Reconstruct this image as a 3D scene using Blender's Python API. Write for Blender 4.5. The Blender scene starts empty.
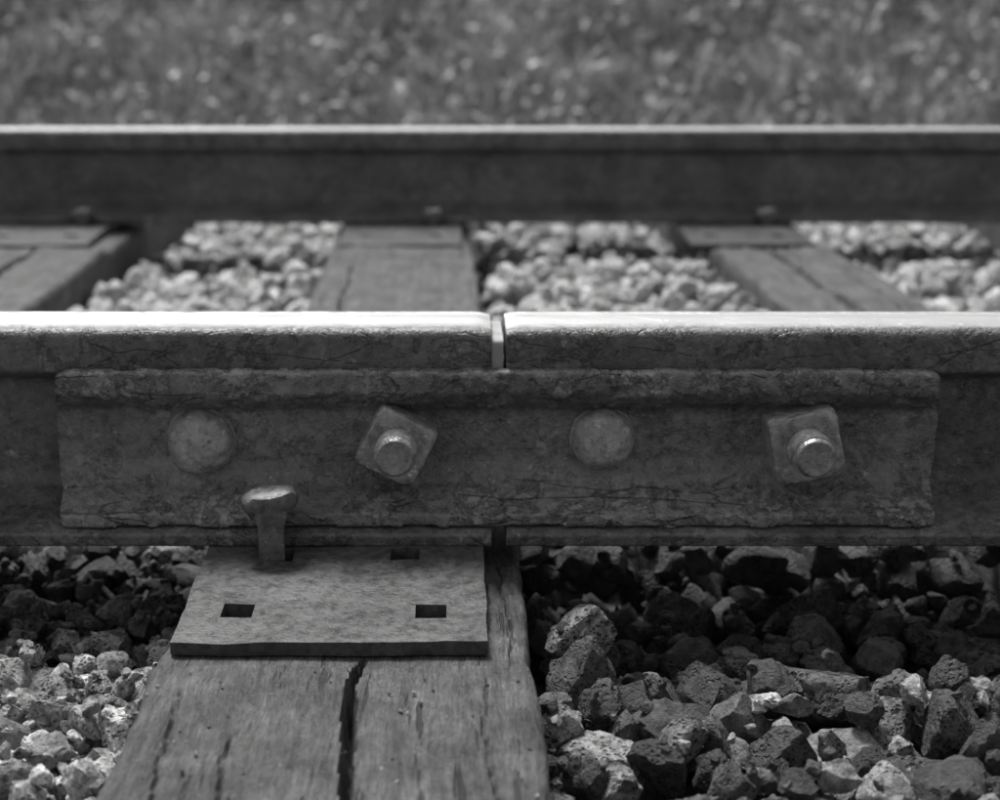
import bpy, math, random
import numpy as np
from mathutils import Vector, noise, Matrix, Quaternion

random.seed(7); rng = np.random.default_rng(7)
scene = bpy.context.scene
col = scene.collection

# ------------------------------------------------------------------ materials
class NT:
    def __init__(s, name):
        s.m = bpy.data.materials.new(name); s.m.use_nodes = True
        s.t = s.m.node_tree; s.t.nodes.clear()
        s.out = s.n('ShaderNodeOutputMaterial'); s.b = s.n('ShaderNodeBsdfPrincipled')
        s.l(s.b.outputs[0], s.out.inputs[0])
        s.tc = s.n('ShaderNodeTexCoord').outputs['Object']
    def n(s, typ, **kw):
        nd = s.t.nodes.new(typ)
        for k, v in kw.items(): setattr(nd, k, v)
        return nd
    def l(s, a, b): s.t.links.new(a, b)
    def mapping(s, scale=(1,1,1), rot=(0,0,0), loc=(0,0,0)):
        m = s.n('ShaderNodeMapping'); m.inputs['Scale'].default_value = scale
        m.inputs['Rotation'].default_value = rot; m.inputs['Location'].default_value = loc
        s.l(s.tc, m.inputs[0]); return m.outputs[0]
    def noise(s, vec, scale, detail=3, rough=.6, dist=0):
        n = s.n('ShaderNodeTexNoise'); n.inputs['Scale'].default_value = scale
        n.inputs['Detail'].default_value = detail; n.inputs['Roughness'].default_value = rough
        n.inputs['Distortion'].default_value = dist
        s.l(vec, n.inputs['Vector']); return n.outputs['Fac']
    def voro(s, vec, scale, feature='F1', rnd=1.0):
        n = s.n('ShaderNodeTexVoronoi'); n.feature = feature
        n.inputs['Scale'].default_value = scale; n.inputs['Randomness'].default_value = rnd
        s.l(vec, n.inputs['Vector']); return n.outputs['Distance']
    def ramp(s, fac, stops):
        r = s.n('ShaderNodeValToRGB'); e = r.color_ramp.elements
        while len(e) < len(stops): e.new(.5)
        for i, (p, v) in enumerate(stops):
            e[i].position = p; e[i].color = (v, v, v, 1)
        s.l(fac, r.inputs[0]); return r.outputs[0]
    def math(s, op, a, b=None, clamp=False):
        m = s.n('ShaderNodeMath', operation=op); m.use_clamp = clamp
        for i, v in enumerate((a, b)):
            if v is None: continue
            if isinstance(v, (int, float)): m.inputs[i].default_value = v
            else: s.l(v, m.inputs[i])
        return m.outputs[0]
    def mix(s, fac, a, b):
        m = s.n('ShaderNodeMix'); m.data_type = 'FLOAT'
        for i, v in ((0, fac), (2, a), (3, b)):
            if isinstance(v, (int, float)): m.inputs[i].default_value = v
            else: s.l(v, m.inputs[i])
        return m.outputs[0]
    def warp(s, vec, scale, amt):
        n = s.n('ShaderNodeTexNoise'); n.inputs['Scale'].default_value = scale
        n.inputs['Detail'].default_value = 2; s.l(vec, n.inputs['Vector'])
        a = s.n('ShaderNodeVectorMath', operation='SUBTRACT'); a.inputs[1].default_value = (.5,.5,.5)
        s.l(n.outputs['Color'], a.inputs[0])
        b = s.n('ShaderNodeVectorMath', operation='SCALE'); b.inputs['Scale'].default_value = amt
        s.l(a.outputs[0], b.inputs[0])
        c = s.n('ShaderNodeVectorMath', operation='ADD'); s.l(vec, c.inputs[0]); s.l(b.outputs[0], c.inputs[1])
        return c.outputs[0]
    def attr(s, name):
        a = s.n('ShaderNodeAttribute'); a.attribute_name = name; return a.outputs['Fac']
    def sep(s, vec):
        x = s.n('ShaderNodeSeparateXYZ'); s.l(vec, x.inputs[0]); return x.outputs
    def color(s, v):
        if isinstance(v, (int, float)): s.b.inputs['Base Color'].default_value = (v, v, v, 1)
        else: s.l(v, s.b.inputs['Base Color'])
    def set(s, name, v):
        if isinstance(v, (int, float)): s.b.inputs[name].default_value = v
        else: s.l(v, s.b.inputs[name])
    def heights(s, items, mask=None):
        acc = None
        for h, d in items:
            t = s.math('MULTIPLY', h, d)
            acc = t if acc is None else s.math('ADD', acc, t)
        b = s.n('ShaderNodeBump'); b.inputs['Distance'].default_value = 1.0
        b.inputs['Strength'].default_value = 1.0
        if mask is not None: acc = s.math('MULTIPLY', acc, mask)
        s.l(acc, b.inputs['Height']); s.l(b.outputs[0], s.b.inputs['Normal'])

def steel_mat(name, lo, hi, crack=0.0, rough=(.42,.7), seed=0, polish=False, bumpk=1.0, zones=None, spec=.6, finek=1.0, speck=1.9):
    m = NT(name)
    v = m.mapping(loc=(seed, seed*.7, 0))
    big = m.noise(v, 14, 5, .7)
    fine = m.noise(v, 150, 4, .75)
    gr = m.noise(v, 600, 1, .6)
    base = m.mix(m.ramp(big, [(.36,0),(.64,1)]), lo, hi)
    base = m.math('MULTIPLY', base, m.mix(m.ramp(fine, [(.32,0),(.68,1)]), .5, 1.45))
    sp = m.ramp(m.noise(v, 95, 4, .8), [(.60,0),(.65,1)])
    base = m.math('MULTIPLY', base, m.mix(sp, 1.0, speck))
    pit = m.ramp(m.voro(m.warp(v, 90, .006), 130), [(.08,0),(.26,1)])
    pit = m.mix(m.ramp(m.noise(v, 30, 3, .7), [(.47,0),(.57,1)]), 1.0, pit)
    base = m.math('MULTIPLY', base, m.mix(pit, .55, 1.0))
    items = [(fine, .0012*bumpk*finek), (gr, .00034*bumpk*finek), (sp, .0003*bumpk*finek), (big, .0020*bumpk), (pit, .0006*bumpk*finek)]
    if crack > 0:
        vm = m.mapping(scale=(.40, 1.5, 1.5), loc=(seed, 0, 0))
        e = m.voro(m.warp(vm, 60, .010), 34, 'DISTANCE_TO_EDGE')
        line = m.ramp(e, [(0.002,0),(.024,1)])
        mask = m.ramp(m.noise(v, 17, 3, .7), [(.52,0),(.55,1)])
        z = m.math('MULTIPLY', m.sep(m.tc)[2], 5)
        (a0,a1),(b0,b1) = zones
        zn = m.math('ADD', m.ramp(z, [(0,1),(a0*5,1),(a1*5,.0)]), m.ramp(z, [(b0*5,0),(b1*5,1)]))
        mask = m.math('MULTIPLY', mask, zn)
        fl_n = m.noise(v, 30, 5, .72, .3)
        flake = m.math('MULTIPLY', m.ramp(fl_n, [(.530,0),(.540,1)]), m.mix(zn, .45, 1))
        flk2 = m.math('MULTIPLY', m.ramp(fl_n, [(.580,0),(.588,1)]), m.mix(zn, .4, 1))
        line = m.mix(m.math('MULTIPLY', mask, crack), 1.0, line)
        base = m.math('MULTIPLY', base, m.mix(line, .3, 1.0))
        base = m.math('MULTIPLY', base, m.mix(flake, 1.0, .62))
        base = m.math('MULTIPLY', base, m.mix(flk2, 1.0, 2.1))
        items += [(line, .0010*bumpk), (flake, -.0012*bumpk), (flk2, -.0008*bumpk)]
    ro = m.mix(m.ramp(fine, [(.35,0),(.65,1)]), rough[0], rough[1])
    hm = None
    if polish:
        xyz = m.sep(m.tc)
        ay = m.math('ABSOLUTE', xyz[1])
        ay = m.math('ADD', ay, m.math('MULTIPLY', m.math('SUBTRACT', big, .5), .014))
        inner = m.math('SUBTRACT', 1.0, m.ramp(m.math('MULTIPLY', ay, 20), [(.34,0),(.58,1)]))
        topm = m.ramp(m.math('MULTIPLY', xyz[2], 5), [(.682,0),(.696,1)])
        mask = m.math('MULTIPLY', inner, topm)
        streak = m.noise(m.mapping(scale=(3,160,1)), 6, 3, .6)
        base = m.mix(mask, base, m.mix(streak, .48, .74))
        m.set('Metallic', mask)
        ro = m.mix(mask, ro, m.mix(streak, .26, .44))
        hm = m.mix(mask, 1.0, .06)
    m.color(base); m.set('Roughness', ro); m.set('Specular IOR Level', spec)
    m.heights(items, hm)
    return m.m
M_bar = steel_mat('bar_weathered_steel', .092, .190, crack=1.0, rough=(.26,.56), zones=((.030,.042),(.086,.094)), spec=.8, bumpk=1.15)
M_bolt = steel_mat('bolt_steel', .17, .34, rough=(.24,.44), seed=3, bumpk=.6, spec=.9)
M_plate = steel_mat('plate_steel', .036, .072, rough=(.34,.55), seed=5, bumpk=.5, spec=.45, finek=.45, speck=1.3)
M_spike = steel_mat('spike_steel', .085, .15, rough=(.34,.56), seed=8, bumpk=.6)
M_rail = steel_mat('rail_steel', .058, .118, crack=.7, rough=(.32,.6), seed=11, polish=True, zones=((.006,.010),(.113,.120)), bumpk=.85)

def simple(name, v, rough=.7):
    m = NT(name); n = m.noise(m.mapping(), 60, 3, .6)
    m.color(m.mix(n, v*.6, v*1.4)); m.set('Roughness', rough); m.heights([(n, .0006)]); return m.m
M_post = simple('fibre_end_post', .30)

def wood_mat():
    m = NT('weathered_wood')
    v = m.warp(m.mapping(), 5, .010)
    mp = m.n('ShaderNodeMapping'); mp.inputs['Scale'].default_value = (75, 5, 75); m.l(v, mp.inputs[0])
    grain = m.noise(mp.outputs[0], 1.6, 6, .75, .3)
    mp2 = m.n('ShaderNodeMapping'); mp2.inputs['Scale'].default_value = (330, 45, 330); m.l(v, mp2.inputs[0])
    fine = m.noise(mp2.outputs[0], 1.5, 4, .8)
    blot = m.noise(m.mapping(), 22, 6, .8)
    c = m.mix(m.ramp(grain, [(.34,0),(.66,1)]), .036, .098)
    c = m.math('MULTIPLY', c, m.mix(m.ramp(fine, [(.34,0),(.66,1)]), .45, 1.45))
    c = m.math('MULTIPLY', c, m.mix(m.ramp(blot, [(.36,0),(.64,1)]), .45, 1.45))
    mp3 = m.n('ShaderNodeMapping'); mp3.inputs['Scale'].default_value = (130, 9, 130); m.l(v, mp3.inputs[0])
    chk = m.ramp(m.noise(mp3.outputs[0], 1.3, 3, .55), [(.33,0),(.36,1)])
    c = m.math('MULTIPLY', c, m.mix(chk, .3, 1))
    grit = m.ramp(m.noise(m.mapping(), 360, 2, .6), [(.63,0),(.69,1)])
    c = m.math('ADD', c, m.math('MULTIPLY', grit, .08))
    m.color(c); m.set('Roughness', .60); m.set('Specular IOR Level', .4)
    m.heights([(grain, .0024), (fine, .0014), (chk, .0016), (blot, .0024), (grit, .0005)])
    return m.m
M_wood = wood_mat()

def rock_mat():
    m = NT('slag_ballast')
    r = m.attr('rnd'); r2 = m.attr('pit')
    v = m.mapping()
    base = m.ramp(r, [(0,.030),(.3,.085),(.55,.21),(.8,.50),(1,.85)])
    mott = m.noise(v, 130, 5, .82)
    base = m.math('MULTIPLY', base, m.mix(m.ramp(mott, [(.38,0),(.62,1)]), .32, 1.35))
    w = m.warp(v, 160, .005)
    p = m.ramp(m.voro(w, 290), [(.16,0),(.42,1)])
    p_b = m.ramp(m.voro(w, 150), [(.14,0),(.28,1)])
    p = m.math('MULTIPLY', p, p_b)
    pm = m.ramp(m.noise(v, 60, 2, .6), [(.38,0),(.50,1)])
    pits = m.mix(m.math('MULTIPLY', pm, m.ramp(r2, [(.2,0),(.45,1)])), 1.0, p)
    base = m.math('MULTIPLY', base, m.mix(pits, .22, 1.0))
    m.color(base); m.set('Roughness', .6)
    m.heights([(pits, .0024), (mott, .0052)])
    return m.m
M_rock = rock_mat()

def ground_mat():
    m = NT('ground_soil'); v = m.mapping()
    a = m.noise(v, 3, 5, .7); g = m.voro(v, 30)
    c = m.mix(a, .05, .14); c = m.math('MULTIPLY', c, m.mix(g, 1.3, .5))
    m.color(c); m.set('Roughness', .95); m.heights([(g, -.015)]); return m.m
M_ground = ground_mat()
def grass_mat():
    m = NT('grass_foliage'); r = m.attr('rnd')
    m.color(m.ramp(r, [(0,.20),(.45,.36),(.8,.50),(1,.60)])); m.set('Roughness', .75); m.set('Specular IOR Level', .15)
    return m.m
M_grass = grass_mat()

# ------------------------------------------------------------------ mesh utils
def mk(name, verts, faces, mat, parent=None, smooth=True, sharp=35, loc=(0,0,0)):
    me = bpy.data.meshes.new(name)
    me.from_pydata([tuple(v) for v in verts], [], faces); me.validate(); me.update()
    me.materials.append(mat)
    if smooth:
        me.shade_smooth(); me.set_sharp_from_angle(angle=math.radians(sharp))
    o = bpy.data.objects.new(name, me); col.objects.link(o); o.location = loc
    if parent: o.parent = parent
    return o
def empty(name, loc=(0,0,0)):
    o = bpy.data.objects.new(name, None); o.empty_display_size = .02; o.location = loc; col.objects.link(o); return o

def round_poly(pts, seg=5):
    out = []; n = len(pts)
    for i in range(n):
        p = Vector(pts[i][:2]); r = pts[i][2]
        a = Vector(pts[i-1][:2]); b = Vector(pts[(i+1) % n][:2])
        if r <= 0: out.append(p); continue
        da = (a-p); db = (b-p)
        ang = da.angle(db); t = min(r/math.tan(ang/2), da.length*.48, db.length*.48)
        p1 = p+da.normalized()*t; p2 = p+db.normalized()*t
        for k in range(seg+1):
            s = k/seg; out.append(p1*(1-s)**2 + p*2*s*(1-s) + p2*s*s)
    return out
def densify(pts, step):
    out = []; n = len(pts)
    for i in range(n):
        a = pts[i]; b = pts[(i+1) % n]; k = max(1, int((b-a).length/step))
        for j in range(k): out.append(a.lerp(b, j/k))
    return out
import bmesh
def fixn(o):
    bm = bmesh.new(); bm.from_mesh(o.data); bmesh.ops.recalc_face_normals(bm, faces=bm.faces); bm.to_mesh(o.data); bm.free()
def sweep(name, prof, xs, mat, disp=None, loc=(0,0,0), parent=None, sharp=40):
    P = len(prof); V = []; F = []
    for x in xs:
        for p in prof:
            v = Vector((x, p[0], p[1]))
            V.append(disp(v) if disp else v)
    for i in range(len(xs)-1):
        for j in range(P):
            a = i*P+j; b = i*P+(j+1) % P
            F.append((a,b,b+P,a+P))
    F.append(list(range(P))[::-1]); F.append([(len(xs)-1)*P+j for j in range(P)])
    o = mk(name, V, F, mat, parent, True, sharp, loc); fixn(o)
    return o

# ------------------------------------------------------------------ rails
half = [(.0335,.1420,.009),(.0345,.1125,.004),(.009,.103,.008),(.0078,.030,.014),(.030,.0175,.012),(.0655,.0085,.003),(.0655,0,.002)]
left = [(-a,b,r) for a,b,r in half[::-1]]
rail_prof = round_poly([( -.0, .1432,.0)] + half + left, 5)
def rail_disp(seed, ends=(), zs=1.0):
    def f(v):
        n = noise.noise(Vector((v.x*25+seed, v.y*40, v.z*40)))*.0005
        z = v.z
        if v.z < .012: n += noise.noise(Vector((v.x*60+seed, 3, v.z*90)))*.0009
        for ex in ends:
            d = abs(v.x-ex)
            if d < .012 and v.z > .12: z -= (1-d/.012)**2*(.0018+.0012*noise.noise(Vector((v.y*90,seed,0))))
        yy = v.y*(1+n*8)
        if abs(v.y) > .02 and v.z > .108: yy += math.copysign(noise.noise(Vector((v.x*70+seed, 1, v.z*90)))*.0007, v.y)
        return Vector((v.x, yy, (z + n*.5)*zs))
    return f
def xs_range(a, b, fa, fb, fine=.006, coarse=.15):
    xs = [a]; x = a
    while x < b-1e-6:
        s = fine if fa <= x <= fb else coarse
        if b-x < .02: s = .002
        elif x-a < .02 and fa <= x: s = .002
        x = min(b, x+s); xs.append(x)
    return xs
GAP0, GAP1 = .0243, .0345
sweep('rail', densify(rail_prof,.0045), xs_range(-6, GAP0, -.5, .6,.005), M_rail, rail_disp(0,(GAP0,)))
sweep('rail', densify(rail_prof,.0045), xs_range(GAP1, 6, -.45, .6,.005), M_rail, rail_disp(5,(GAP1,)))
sweep('rail', densify(rail_prof,.01), xs_range(-8, 8, -1.2, 1.4, .02, .3), M_rail, rail_disp(9,(),1.055), loc=(0,1.5,0))
pp = round_poly([(-.0325,.1345,.004),(.0335,.1345,.004),(.0335,.106,.003),(.007,.100,.002),(.007,.03,.002),(-.007,.03,.002),(-.007,.100,.002),(-.0325,.106,.003)],3)
sweep('rail_end_post', pp, [GAP0+.0003, GAP1-.0022], M_post)

# ------------------------------------------------------------------ joint bars
bar = [(-.0352,.1165,.001),(-.0420,.1150,.004),(-.0425,.100,.006),(-.0360,.0925,.006),(-.0235,.0840,.008),
       (-.0225,.047,.012),(-.0300,.0335,.010),(-.0470,.0235,.006),(-.0575,.0200,.003),(-.0580,.0115,.002),
       (-.030,.0200,.002),(-.0105,.0260,.002),(-.0098,.1010,.002),(-.0350,.1115,.001)]
bprof = densify(round_poly(bar,5), .0018)
BX0, BX1 = -.2675, .3245
def bar_disp(mir):
    def f(v):
        x = v.x
        t0 = 1 - min(1, (x-BX0)/.014); t1 = 1 - min(1, (BX1-x)/.014)
        t = max(t0, t1); sg = -1 if t0 > t1 else 1
        n = noise.noise(Vector((x*16, v.y*30, v.z*30)))*.0010 + noise.noise(Vector((x*90, v.y*90, v.z*90)))*.0006
        zone = 1 if (v.z > .088 or v.z < .042) else .4
        c = noise.noise(Vector((x*42, v.y*60+4, v.z*75)))+.5*noise.noise(Vector((x*130, v.y*130, v.z*150)))
        n += (-.0014 if c > .22 else 0)*zone
        y = v.y + n; z = v.z + n*.6
        if v.y < -.015: y += .0022*t**4
        e = noise.noise(Vector((v.y*60, v.z*60, 3 if t0 > t1 else 8)))
        x += (e*.0022)*t*t
        wm = max(0, 1-abs(v.z-.062)/.040)
        x += sg*t*.0065*min(1, wm*1.6)
        if v.z > .09: z -= .0035*t*t*t
        if v.z > .108 and v.y < -.03:
            z += min(0, noise.noise(Vector((x*55, 2, 0)))+.1)*.0026
        return Vector((x, y*mir, z))
    return f
nx = 440
sweep('joint_bar', bprof, [BX0 + (BX1-BX0)*i/nx for i in range(nx+1)], M_bar, bar_disp(1), sharp=60)
sweep('joint_bar', bprof, [BX0 + (BX1-BX0)*i/60 for i in range(61)], M_bar, bar_disp(-1))

# ------------------------------------------------------------------ bolts
def lathe(name, prof, mat, parent, n=48, wob=0, rfun=None, sharp=30, seed=0):
    V=[];F=[]
    for (r,h) in prof:
        for k in range(n):
            a = 2*math.pi*k/n
            rr = rfun(r,h,a) if rfun else r
            c = Vector((rr*math.cos(a), -h, rr*math.sin(a)))
            if wob:
                d = noise.noise(c*70+Vector((seed,0,0)))*wob + noise.noise(c*200+Vector((seed,0,0)))*wob*.4
                c = c + Vector((c.x, -.01, c.z)).normalized()*d
            V.append(c)
    for i in range(len(prof)-1):
        for k in range(n):
            a=i*n+k; b=i*n+(k+1)%n
            F.append((a,b,b+n,a+n))
    F.append(tuple(range(n))); F.append(tuple(range((len(prof)-1)*n,len(prof)*n))[::-1])
    o = mk(name,V,F,mat,parent,True,sharp); fixn(o)
    return o
def dome_prof(R, H, flat=.0):
    p = [(R*1.05, 0), (R*1.03,.0025)]
    for i in range(0,15):
        t = i/14*math.pi/2
        p.append((max(.0004,R*math.cos(t)), .003+(H-.003)*math.sin(t)**(1-flat)))
    return p
def nut_parts(parent, a, T, rotdeg, ext, seed):
    rot = math.radians(rotdeg)
    def rf(r,h,ang):
        c=abs(math.cos(ang-rot)); s=abs(math.sin(ang-rot)); rs = a/max(c,s)
        rs = (rs**-22 + (a*1.37)**-22)**(-1/22)
        lim = a*1.10 + (T-h)*1.2
        return min(rs, lim)*r
    prof=[(1,0),(1,.002),(1,T*.3),(1,T*.6),(1,T*.7),(1,T*.8),(1,T*.9),(.985,T-.0006),(.95,T),(.85,T+.0002),(.72,T)]
    lathe('nut',prof,M_bolt,parent,n=112,wob=.0010,rfun=rf,sharp=28,seed=seed)
    R=.0142
    p=[(R,0)]
    h=T-.004; k=0
    while h < ext-.003:
        p.append((R if k%2 else R*.91,h)); h+=.0012; k+=1
    p += [(R*.95,ext-.0035),(R*.86,ext-.0006),(R*.80,ext),(R*.4,ext-.0004),(.0005,ext)]
    lathe('threaded_end',p,M_bolt,parent,n=40,wob=.0005,seed=seed+4)
def bolt(x, z, front, R=.022, H=.013, a=.0185, rot=0, ext=.040, seed=0):
    e = empty('track_bolt',(x,0,z))
    f = empty('front_end',(0,-.0220,0)); f.parent=e
    b = empty('back_end',(0,.0220,0)); b.parent=e; b.rotation_euler=(0,0,math.pi)
    lathe('shank',[(.0115,-.0225),(.0115,.0225)],M_bolt,e,24)
    hd, nt = (f,b) if front=='head' else (b,f)
    lathe('bolt_head',dome_prof(R,H,.1),M_bolt,hd,n=64,wob=.0014,seed=seed)
    nut_parts(nt,a,.028,rot,ext,seed)
bolt(-.1745,.0625,'head',R=.0230,H=.0215,seed=1)
bolt(-.0395,.0645,'nut',a=.0216,rot=-27,ext=.0510,seed=2)
bolt(.1010,.0645,'head',R=.0218,H=.0180,seed=3)
bolt(.2365,.0645,'nut',a=.0233,rot=12,ext=.0530,seed=4)

# ------------------------------------------------------------------ tie plates
def plate(x0,x1,yc,y0,y1,holes):
    xc = sorted(set([x0,x1]+[c-h for c,_,h in holes]+[c+h for c,_,h in holes]))
    yc_ = sorted(set([y0,y1]+[c-h for _,c,h in holes]+[c+h for _,c,h in holes]))
    def dens(a, step):
        o=[a[0]]
        for i in range(len(a)-1):
            k=max(1,int((a[i+1]-a[i])/step))
            for j in range(1,k+1): o.append(a[i]+(a[i+1]-a[i])*j/k)
        return o
    X=dens(xc,.006); Y=dens(yc_,.006); nx_=len(X); ny=len(Y)
    def zt(x,y):
        d=max(0,abs(y)-.07); z=.0004-d*.045
        return z+noise.noise(Vector((x*22,y*22,yc)))*.0012+noise.noise(Vector((x*70,y*70,yc)))*.0004
    V=[];F=[]
    for i,x in enumerate(X):
        for j,y in enumerate(Y):
            ex = (noise.noise(Vector((y*30,x*3,2)))*.0012+noise.noise(Vector((y*110,x*3,2)))*.0006) if i in (0,nx_-1) else 0
            ey = (noise.noise(Vector((x*30,y*3,6)))*.0014+noise.noise(Vector((x*110,y*3,6)))*.0006) if j in (0,ny-1) else 0
            V.append((x+ex,y+ey,zt(x,y)))
    off=len(V)
    V+= [(v[0],v[1],-.0140) for v in V]
    def hole(i,j):
        if i<0 or j<0 or i>=nx_-1 or j>=ny-1: return True
        cx=(X[i]+X[i+1])/2; cy=(Y[j]+Y[j+1])/2
        return any(abs(cx-a)<h and abs(cy-b)<h for a,b,h in holes)
    I=lambda i,j:i*ny+j
    for i in range(nx_-1):
        for j in range(ny-1):
            if hole(i,j): continue
            a,b,c,d=I(i,j),I(i+1,j),I(i+1,j+1),I(i,j+1)
            F.append((a,b,c,d)); F.append((d+off,c+off,b+off,a+off))
            if hole(i-1,j): F.append((d,d+off,a+off,a))
            if hole(i+1,j): F.append((b,b+off,c+off,c))
            if hole(i,j-1): F.append((a,a+off,b+off,b))
            if hole(i,j+1): F.append((c,c+off,d+off,d))
    o=mk('tie_plate',V,F,M_plate,loc=(0,yc,0),sharp=30)
    bv=o.modifiers.new('edge','BEVEL'); bv.width=.0018; bv.segments=3; bv.limit_method='ANGLE'; bv.angle_limit=math.radians(50)
    return o
near_holes=[(-.132,-.164,.0094),(-.0146,-.164,.0094),(-.1165,-.0795,.0096),(-.033,-.0795,.0096),(-.116,.079,.0092),(-.033,.079,.0092)]
plate(-.165,.019,0,-.206,.15,near_holes)
for cx in (-.663,-.085,.462):
    hs=[(cx-.05,-.077,.0095),(cx+.05,-.077,.0095),(cx-.05,.077,.0095),(cx+.05,.077,.0095),(cx-.055,-.165,.0095),(cx+.055,-.165,.0095)]
    plate(cx-.096,cx+.096,1.5,-.235,.15,hs)
for cx in (-.63,.53,1.08,-1.16):
    plate(cx-.088,cx+.088,0,-.206,.15,[(cx-.05,-.077,.0095),(cx+.05,.077,.0095)])
for cx in (1.08,-1.16): plate(cx-.092,cx+.092,1.5,-.235,.15,[(cx-.05,-.077,.0095)])

# ------------------------------------------------------------------ spikes
def spike(x,y,dirn,lift,seed=0,yaw=0,hs=1.0):
    e=empty('rail_spike',(x,y,0)); e.rotation_euler=(0,0,yaw+(0 if dirn>0 else math.pi))
    s=.0085
    sp=round_poly([(-s,-s,.002),(s,-s,.002),(s,s,.002),(-s,s,.002)],2)
    V=[];F=[];n=len(sp); zs=[-.06,-.02,0,.01,lift-.010,lift-.004,lift+.004]; sc=[1,1,1,1,1.02,1.25,1.3]
    for z,k_ in zip(zs,sc):
        for p in sp: V.append((p[0]*k_,p[1]*k_,z))
    for i in range(len(zs)-1):
        for k in range(n):
            a=i*n+k;b=i*n+(k+1)%n;F.append((a,b,b+n,a+n))
    F.append(tuple(range(n))[::-1]);F.append(tuple(range((len(zs)-1)*n,len(zs)*n)))
    mk('shank',V,F,M_spike,e)
    V=[];F=[];n=48; lev=[(.6,-.006),(.80,-.004),(.95,-.001),(1,.003),(1,.0065),(.96,.0090),(.84,.0108),(.62,.0119),(.34,.0125),(.02,.0127)]
    for r,h in lev:
        for k in range(n):
            a=2*math.pi*k/n
            px=math.copysign(abs(math.cos(a))**.62,math.cos(a))*.0168*r*hs
            py=math.copysign(abs(math.sin(a))**.62,math.sin(a))*.0175*r*hs+.006
            c=Vector((px,py,lift+h- .14*(py-.006)+.10*px))
            c+=Vector((1,1,1))*(noise.noise(c*80+Vector((seed,0,0)))*.0018+noise.noise(c*220+Vector((seed,0,0)))*.0007)
            V.append(c)
    for i in range(len(lev)-1):
        for k in range(n):
            a=i*n+k;b=i*n+(k+1)%n;F.append((a,b,b+n,a+n))
    F.append(tuple(range(n))[::-1]);F.append(tuple(range((len(lev)-1)*n,len(lev)*n)))
    mk('head',V,F,M_spike,e)
spike(-.1215,-.0785,1,.032,1,.15,1.10)
spike(-.033,.079,-1,.014,2)
for i,x in enumerate((-.613,-.036,.512)):
    spike(x,1.5-.0775,1,.013,3+i)
    spike(x-.02,1.5+.0775,-1,.013,6+i)
spike(.53-.05,-.077,1,.013,12); spike(-.68,-.077,1,.013,13)

# ------------------------------------------------------------------ ties
def tie(x0,x1,y0,y1,zt,zb,cracks,nearres,seed,seats,skew=0,groove=False):
    w=x1-x0
    top=int(w/nearres); side=8
    ring=[]
    for i in range(top+1): ring.append((x0+w*i/top,0))
    for i in range(1,side): ring.append((x1,-i/side))
    ring.append((x1,-1)); ring.append((x0,-1))
    for i in range(side-1,0,-1): ring.append((x0,-i/side))
    ys=[];y=y0
    while y<y1: ys.append(y); y+= (nearres*(.6 if -.245<y<-.215 else 1.5) if y<-.15 else nearres*3 if y<.1 else .012)
    ys.append(y1)
    V=[];F=[];P=len(ring)
    for y in ys:
        for (x,zf) in ring:
            z=zt+(zb-zt)*(-zf); xx=x
            if zf==0:
                n=noise.noise(Vector((x*50+seed,y*5,0)))*.0012+noise.noise(Vector((x*14+seed,y*7,4)))*.0024+noise.noise(Vector((x*160,y*16,seed)))*.0008+noise.noise(Vector((x*60,y*60,seed)))*.0008
                step=0
                for (s0,s1) in seats:
                    rag=noise.noise(Vector((x*16,seed,s0)))*.005+noise.noise(Vector((x*90,seed,s0)))*.0018
                    if (s0+rag)<y<(s1+rag): step=1
                    if groove and s0<0:
                        dd=abs(y-(s0+rag-.0005))
                        gw=.0022*(1+.8*noise.noise(Vector((x*50,9,1))))
                        if dd<gw: z-=.0090*(1-(dd/gw)**2)
                flat=1-step
                z+= n*(.3+.7*flat) + (.0050 if flat else -.0012)
                ed=min(x-x0,x1-x); r=.007+.004*noise.noise(Vector((y*20,seed,x0)))
                if ed<r: z-= (r-math.sqrt(max(0,r*r-(r-ed)**2)))*.9
                for (cx,cy0,cy1,wd,dp) in cracks:
                    if cy0<y<cy1:
                        c=cx+noise.noise(Vector((y*9,seed,cx*9)))*.007+noise.noise(Vector((y*45,seed,cx)))*.003
                        t=min(1,(y-cy0)/.05,(cy1-y)/.02)
                        ww=wd*(.35+.65*t)*(1+.5*noise.noise(Vector((y*30,cx,1))))
                        d=abs(x-c)
                        if d<ww: z-=dp*t*(1-(d/ww)**2)
            else:
                xx+= noise.noise(Vector((y*9,z*30,seed)))*.004+noise.noise(Vector((y*3,z*120,seed)))*.002
            if (x<=x0+.012 or x>=x1-.012):
                xx+=noise.noise(Vector((y*11,seed+x0*3,0)))*.0035+noise.noise(Vector((y*50,seed,x0)))*.0015
            V.append((xx+skew*max(0,y),y,z))
    for i in range(len(ys)-1):
        for j in range(P):
            a=i*P+j;b=i*P+(j+1)%P;F.append((a,b,b+P,a+P))
    F.append(tuple(range(P))[::-1]);F.append(tuple(range((len(ys)-1)*P,len(ys)*P)))
    o=mk('railroad_tie',V,F,M_wood,sharp=50); return o
ZT=-.0138
seats=[(-.228,.16),(1.245,1.66)]
tie(-.172,.0445,-.56,2.06,ZT,-.19,[(-.0575,-.56,-.208,.0036,.030),(-.115,-.56,-.30,.0013,.004),(-.145,-.56,-.25,.0011,.004),(.018,-.5,-.27,.0012,.004),(-.02,-.56,-.31,.0011,.003),(-.13,.2,1.1,.002,.008),(.030,-.25,-.05,.0016,.004)],.0015,3,seats,-.015,True)
tie(-.745,-.515,-.55,2.05,ZT,-.19,[(-.62,.1,1.24,.006,.02)],.004,8,seats,-.012)
tie(.430,.612,-.56,2.06,ZT,-.19,[(.515,.05,1.24,.0055,.03),(.575,.3,1.1,.003,.01)],.004,13,seats,-.03)
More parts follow.
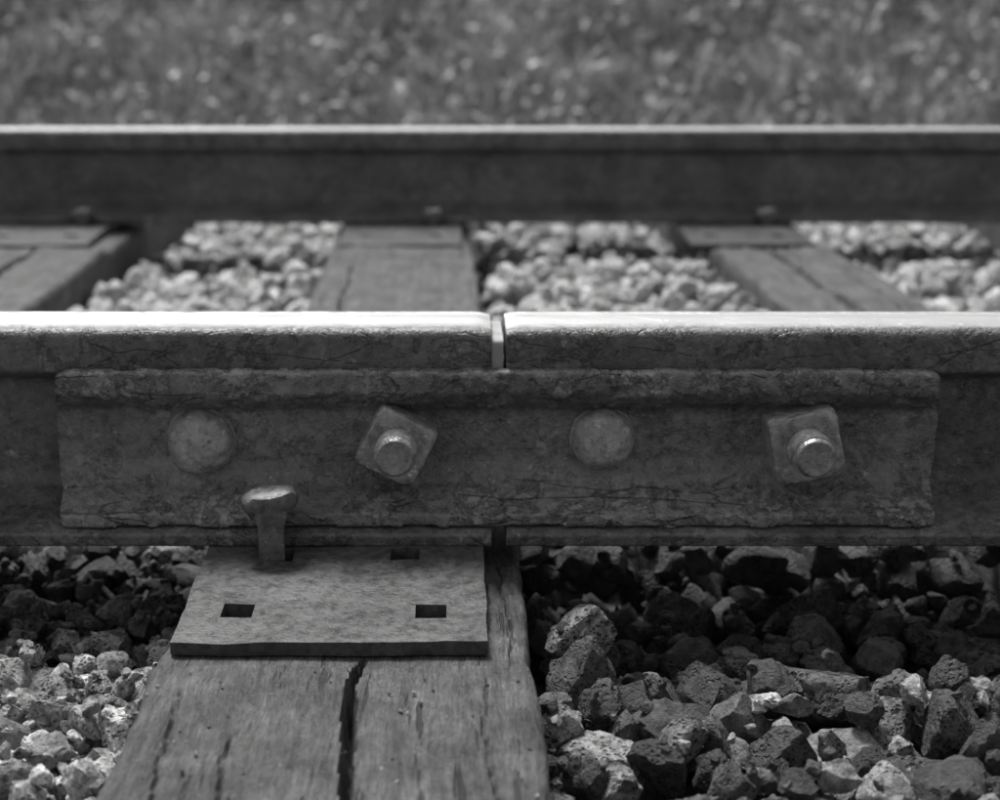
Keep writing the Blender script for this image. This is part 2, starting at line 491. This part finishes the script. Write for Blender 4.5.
for i,cx in enumerate((-1.16,1.08,-1.71,1.62,-2.26,2.17,-2.8,2.7)):
    tie(cx-.11,cx+.11,-.55,2.05,ZT,-.19,[(cx+.02,.1,1.2,.006,.02)],.011,20+i,seats)
TIES=[(-.172,.0445),(-.745,-.52),(.415,.605)]+[(c-.11,c+.11) for c in (-1.16,1.08,-1.71,1.62)]

# ------------------------------------------------------------------ ground
def gz(x,y):
    def ss(a,b,t): t=min(1,max(0,(t-a)/(b-a))); return t*t*(3-2*t)
    z=-.110
    z-= .25*ss(2.1,3.6,y); z-=.2*ss(-.9,-2.5,y) if y<-.9 else 0
    z+= 1.25*ss(3.8,8.6,y)+ .5*ss(9,60,y)
    if y>2.2: z+= .10*noise.noise(Vector((x*.5,y*.5,0)))*ss(2.2,4,y)+.03*noise.noise(Vector((x*2,y*2,0)))
    return z
xa=np.concatenate([-np.geomspace(600,6,26),np.linspace(-5.8,5.8,90),np.geomspace(6,600,26)])
ya=np.concatenate([-np.geomspace(600,2.6,22),np.linspace(-2.5,12,130),np.geomspace(12.3,700,26)])
V=[(x,y,gz(x,y)) for x in xa for y in ya]; ny=len(ya)
F=[(i*ny+j,(i+1)*ny+j,(i+1)*ny+j+1,i*ny+j+1) for i in range(len(xa)-1) for j in range(ny-1)]
mk('ground',V,F,M_ground,sharp=180)

# ------------------------------------------------------------------ ballast
def rock_variant(sub, seed):
    r=random.Random(seed)
    bm=bmesh.new(); bmesh.ops.create_icosphere(bm,subdivisions=sub,radius=1)
    co=np.array([v.co[:] for v in bm.verts]); fa=np.array([[v.index for v in f.verts] for f in bm.faces]); bm.free()
    for v in range(len(co)):
        c=Vector(co[v]); co[v]*=1+noise.noise(c*1.3+Vector((seed*3.1,0,0)))*.25
    for _ in range(r.randint(8,12)):
        d=np.array([r.gauss(0,1) for _ in range(3)]); d/=np.linalg.norm(d)
        h=r.uniform(.52,.80); s=co@d; k=s>h
        co[k]-= np.outer((s[k]-h),d)
    out=[]
    for c in co:
        v=Vector(c); o=Vector((seed*3.1,0,0))
        d=noise.noise(v*2.4+o)*.09+noise.noise(v*6+o)*.06+((noise.noise(v*13+o)*.05-abs(noise.noise(v*10+o*2))*.06) if sub>3 else 0)
        out.append(np.array(v*(1+d)))
    return np.array(out)*np.array([1.18,1.0,.94]), fa
hi=[rock_variant(4,s) for s in range(18)]
lo=[rock_variant(3,100+s) for s in range(12)]

cell=.060; grid={}
rocks=[]
def level(x,y):
    n=noise.noise(Vector((x*4,y*4,1)))*.010+noise.noise(Vector((x*11,y*11,5)))*.012
    if y<.05:
        dip=max(0,min(1,(y+.19)/.10))
        return -.042+n-(.030 if x>0 else .022)*dip
    base=-.038
    if -.5<x<-.17: base=-.052
    if y>1.33: base-=.02
    return base+n
def inside_tie(x,y,m):
    if y<-.56 or y>2.06: return False
    for a,b in TIES:
        if a-m<x<b+m: return True
    return False
def rest(x,y,r):
    gx=int(math.floor(x/cell)); gy=int(math.floor(y/cell)); z=-.110+r*.6
    for i in (-1,0,1):
        for j in (-1,0,1):
            for (px,py,pz,pr) in grid.get((gx+i,gy+j),()):
                R=(r+pr)*.83; d2=(x-px)**2+(y-py)**2
                if d2<R*R: z=max(z,pz+math.sqrt(R*R-d2))
    return z
def fill(x0f,x1f,y0,y1,tries,rf):
    for _ in range(tries):
        y=random.uniform(y0,y1); x=random.uniform(x0f(y),x1f(y)); r=rf(x)
        best=None
        for k in range(7):
            xx=x+random.gauss(0,.014) if k else x; yy=y+random.gauss(0,.014) if k else y
            if inside_tie(xx,yy,r*.72): continue
            z=rest(xx,yy,r)
            if best is None or z<best[2]: best=(xx,yy,z)
        if best is None: continue
        xx,yy,z=best
        if z+r*.8>level(xx,yy)+ (.009 if random.random()<.3 else 0): continue
        if z+r>-.006 and (abs(yy)<.09 or abs(yy-1.5)<.09): continue
        rocks.append((xx,yy,z,r)); grid.setdefault((int(math.floor(xx/cell)),int(math.floor(yy/cell))),[]).append((xx,yy,z,r))
def put(x,y,z,r):
    rocks.append((x,y,z,r)); grid.setdefault((int(math.floor(x/cell)),int(math.floor(y/cell))),[]).append((x,y,z,r))
put(.082,-.105,-.050,.0255); put(.078,-.158,-.058,.025)
def rnear(x): 
    t=random.random(); k=.78 if x<-.17 else 1.08
    return k*(random.uniform(.018,.026) if t<.50 else random.uniform(.013,.018) if t<.85 else random.uniform(.008,.012))
def rfar(x): 
    return random.uniform(.019,.028) if random.random()<.6 else random.uniform(.012,.019)
xl=lambda y:-(.50+.47*(y+1)); xr=lambda y:.60+.50*(y+1)
fill(lambda y:-.72,lambda y:.85,-.60,.12,14000,rnear)
fill(xl,xr,.10,2.1,26000,rfar)
for _ in range(2200):
    y=random.uniform(-.5,.05); x=random.uniform(-.6,.75); r=random.uniform(.0022,.006)
    if x>.04 and random.random()<.55: continue
    if inside_tie(x,y,r): continue
    rocks.append((x,y,rest(x,y,r)-.001,r))
for _ in range(60):
    y=random.uniform(-.42,-.235); x=random.uniform(-.17,.04); r=random.uniform(.0005,.0014)
    rocks.append((x,y,ZT+.005+r*.3,r))
print('ROCKS',len(rocks))
def rotm(n):
    q=rng.normal(size=(n,4)); q/=np.linalg.norm(q,axis=1)[:,None]; w,x,y,z=q.T
    return np.stack([1-2*(y*y+z*z),2*(x*y-w*z),2*(x*z+w*y),2*(x*y+w*z),1-2*(x*x+z*z),2*(y*z-w*x),2*(x*z-w*y),2*(y*z+w*x),1-2*(x*x+y*y)],1).reshape(n,3,3)
Rm=rotm(len(rocks))
VV=[];FF=[];RR=[];PP=[];off=0
for i,(x,y,z,r) in enumerate(rocks):
    big = y<.02 and r>.0075 and z>-.098
    co,fa=(hi if big else lo)[i%(18 if big else 12)]
    s=r*np.array([rng.uniform(.95,1.2),rng.uniform(.9,1.15),rng.uniform(.8,1.05)])
    c=(co*s)@Rm[i].T+np.array([x,y,z])
    VV.append(c);FF.append(fa+off);off+=len(c)
    t=rng.beta(1.1,1.6)*.92
    if y<0 and x<-.17: t=min(1,t*.55+.54)
    if y>.1: t=min(1,t*.5+.68)
    # shade beside and under each rail, plus oily grime, painted into stone tone
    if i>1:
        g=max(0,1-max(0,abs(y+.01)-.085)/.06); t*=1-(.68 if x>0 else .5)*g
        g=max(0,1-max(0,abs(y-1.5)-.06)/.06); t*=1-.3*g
    if i==0: t=.72
    if i==1: t=.3
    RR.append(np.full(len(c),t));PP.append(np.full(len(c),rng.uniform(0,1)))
def bulk(name,V,F,mat,attrs,smooth=True,sharp=None):
    me=bpy.data.meshes.new(name); k=F.shape[1]
    me.vertices.add(len(V)); me.vertices.foreach_set('co',V.astype(np.float32).ravel())
    me.loops.add(F.size); me.loops.foreach_set('vertex_index',F.astype(np.int32).ravel())
    me.polygons.add(len(F)); me.polygons.foreach_set('loop_start',(np.arange(len(F))*k).astype(np.int32))
    me.polygons.foreach_set('loop_total',np.full(len(F),k,np.int32))
    me.update(calc_edges=True)
    if smooth: me.shade_smooth()
    if sharp: me.set_sharp_from_angle(angle=math.radians(sharp))
    for n,a in attrs.items():
        at=me.attributes.new(n,'FLOAT','POINT'); at.data.foreach_set('value',a.astype(np.float32))
    me.materials.append(mat)
    o=bpy.data.objects.new(name,me); col.objects.link(o); return o
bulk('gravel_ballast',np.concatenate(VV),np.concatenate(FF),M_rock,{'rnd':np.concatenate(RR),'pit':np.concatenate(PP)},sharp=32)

# ------------------------------------------------------------------ grass and weeds
N=85000
gy=rng.uniform(2.8,9.6,N); gx=rng.uniform(-1,1,N)*(1.4+.42*(gy+1))
gzv=np.array([gz(a,b) for a,b in zip(gx,gy)])
clump=np.array([noise.noise(Vector((a*2.2,b*2.2,0)))+.5*noise.noise(Vector((a*6,b*6,2))) for a,b in zip(gx,gy)])
hmax=np.clip(.15+.16*clump,.03,.37)
nb=38000
base=np.stack([gx[:nb],gy[:nb],gzv[:nb]-.01],1)
az=rng.uniform(0,2*math.pi,nb); w=rng.uniform(.004,.010,nb); H=hmax[:nb]*rng.uniform(.7,1.6,nb)
lean=rng.normal(0,.35,(nb,2))*H[:,None]
dx=np.stack([np.cos(az)*w,np.sin(az)*w,np.zeros(nb)],1)
tip=base+np.stack([lean[:,0],lean[:,1],H],1); midp=base+np.stack([lean[:,0]*.3,lean[:,1]*.3,H*.6],1)
Vb=np.stack([base-dx,base+dx,midp+dx*.8,midp-dx*.8,tip,tip+dx*.1],1)
ib=np.arange(nb)[:,None]*6
Fb=np.concatenate([ib+np.array([[0,1,2,3]]),ib+np.array([[3,2,5,4]])])
rb=np.repeat(np.clip(rng.beta(2,3,nb)+clump[:nb]*.3,0,1),6)
nl=N-nb; B=np.stack([gx[nb:],gy[nb:],gzv[nb:]+rng.uniform(0,1,nl)**.8*hmax[nb:]],1)
u=rng.normal(size=(nl,3)); u/=np.linalg.norm(u,axis=1)[:,None]; t=rng.normal(size=(nl,3)); t[:,2]+=.8
v=np.cross(u,t); v/=np.linalg.norm(v,axis=1)[:,None]
L=rng.uniform(.018,.044,nl)[:,None]
Vl=np.stack([B-u*L,B-v*L*.5,B+u*L,B+v*L*.5],1); il=np.arange(nl)[:,None]*4+nb*6
Fl=il+np.array([[0,1,2,3]])
rl=np.repeat(np.clip(rng.beta(1.8,2.6,nl)*.9+clump[nb:]*.45,0,1),4)
bulk('grass',np.concatenate([Vb.reshape(-1,3),Vl.reshape(-1,3)]),np.concatenate([Fb,Fl]),M_grass,{'rnd':np.concatenate([rb,rl])},smooth=False)

# ------------------------------------------------------------------ light
elev,az=math.radians(61),math.radians(-24)
w=bpy.data.worlds.new('World'); scene.world=w; w.use_nodes=True
nt=w.node_tree; bg=nt.nodes['Background']
sky=nt.nodes.new('ShaderNodeTexSky'); sky.sky_type='NISHITA'; sky.sun_disc=False
sky.sun_elevation=elev; sky.sun_rotation=az; sky.air_density=1.6; sky.dust_density=5.0
bw=nt.nodes.new('ShaderNodeRGBToBW'); nt.links.new(sky.outputs[0],bw.inputs[0]); nt.links.new(bw.outputs[0],bg.inputs[0])
bg.inputs[1].default_value=.15
ld=bpy.data.lights.new('sun','SUN'); ld.energy=4.2; ld.angle=math.radians(14); ld.color=(1,.995,.985)
lo_=bpy.data.objects.new('sun',ld); col.objects.link(lo_)
s=Vector((math.cos(elev)*math.sin(az),math.cos(elev)*math.cos(az),math.sin(elev)))
lo_.rotation_euler=s.to_track_quat('Z','Y').to_euler(); lo_.location=s*10

# ------------------------------------------------------------------ camera
cd=bpy.data.cameras.new('camera'); cam=bpy.data.objects.new('camera',cd); col.objects.link(cam)
cam.location=(0,-.995,.353); cam.rotation_euler=(math.radians(74.9),0,0)
cd.lens=53.03; cd.sensor_width=36; cd.shift_x=.045; cd.clip_start=.02; cd.clip_end=2000
cd.dof.use_dof=True; cd.dof.focus_distance=.90; cd.dof.aperture_fstop=6.4
scene.camera=cam
scene.view_settings.view_transform='Standard'; scene.view_settings.look='None'; scene.view_settings.exposure=0
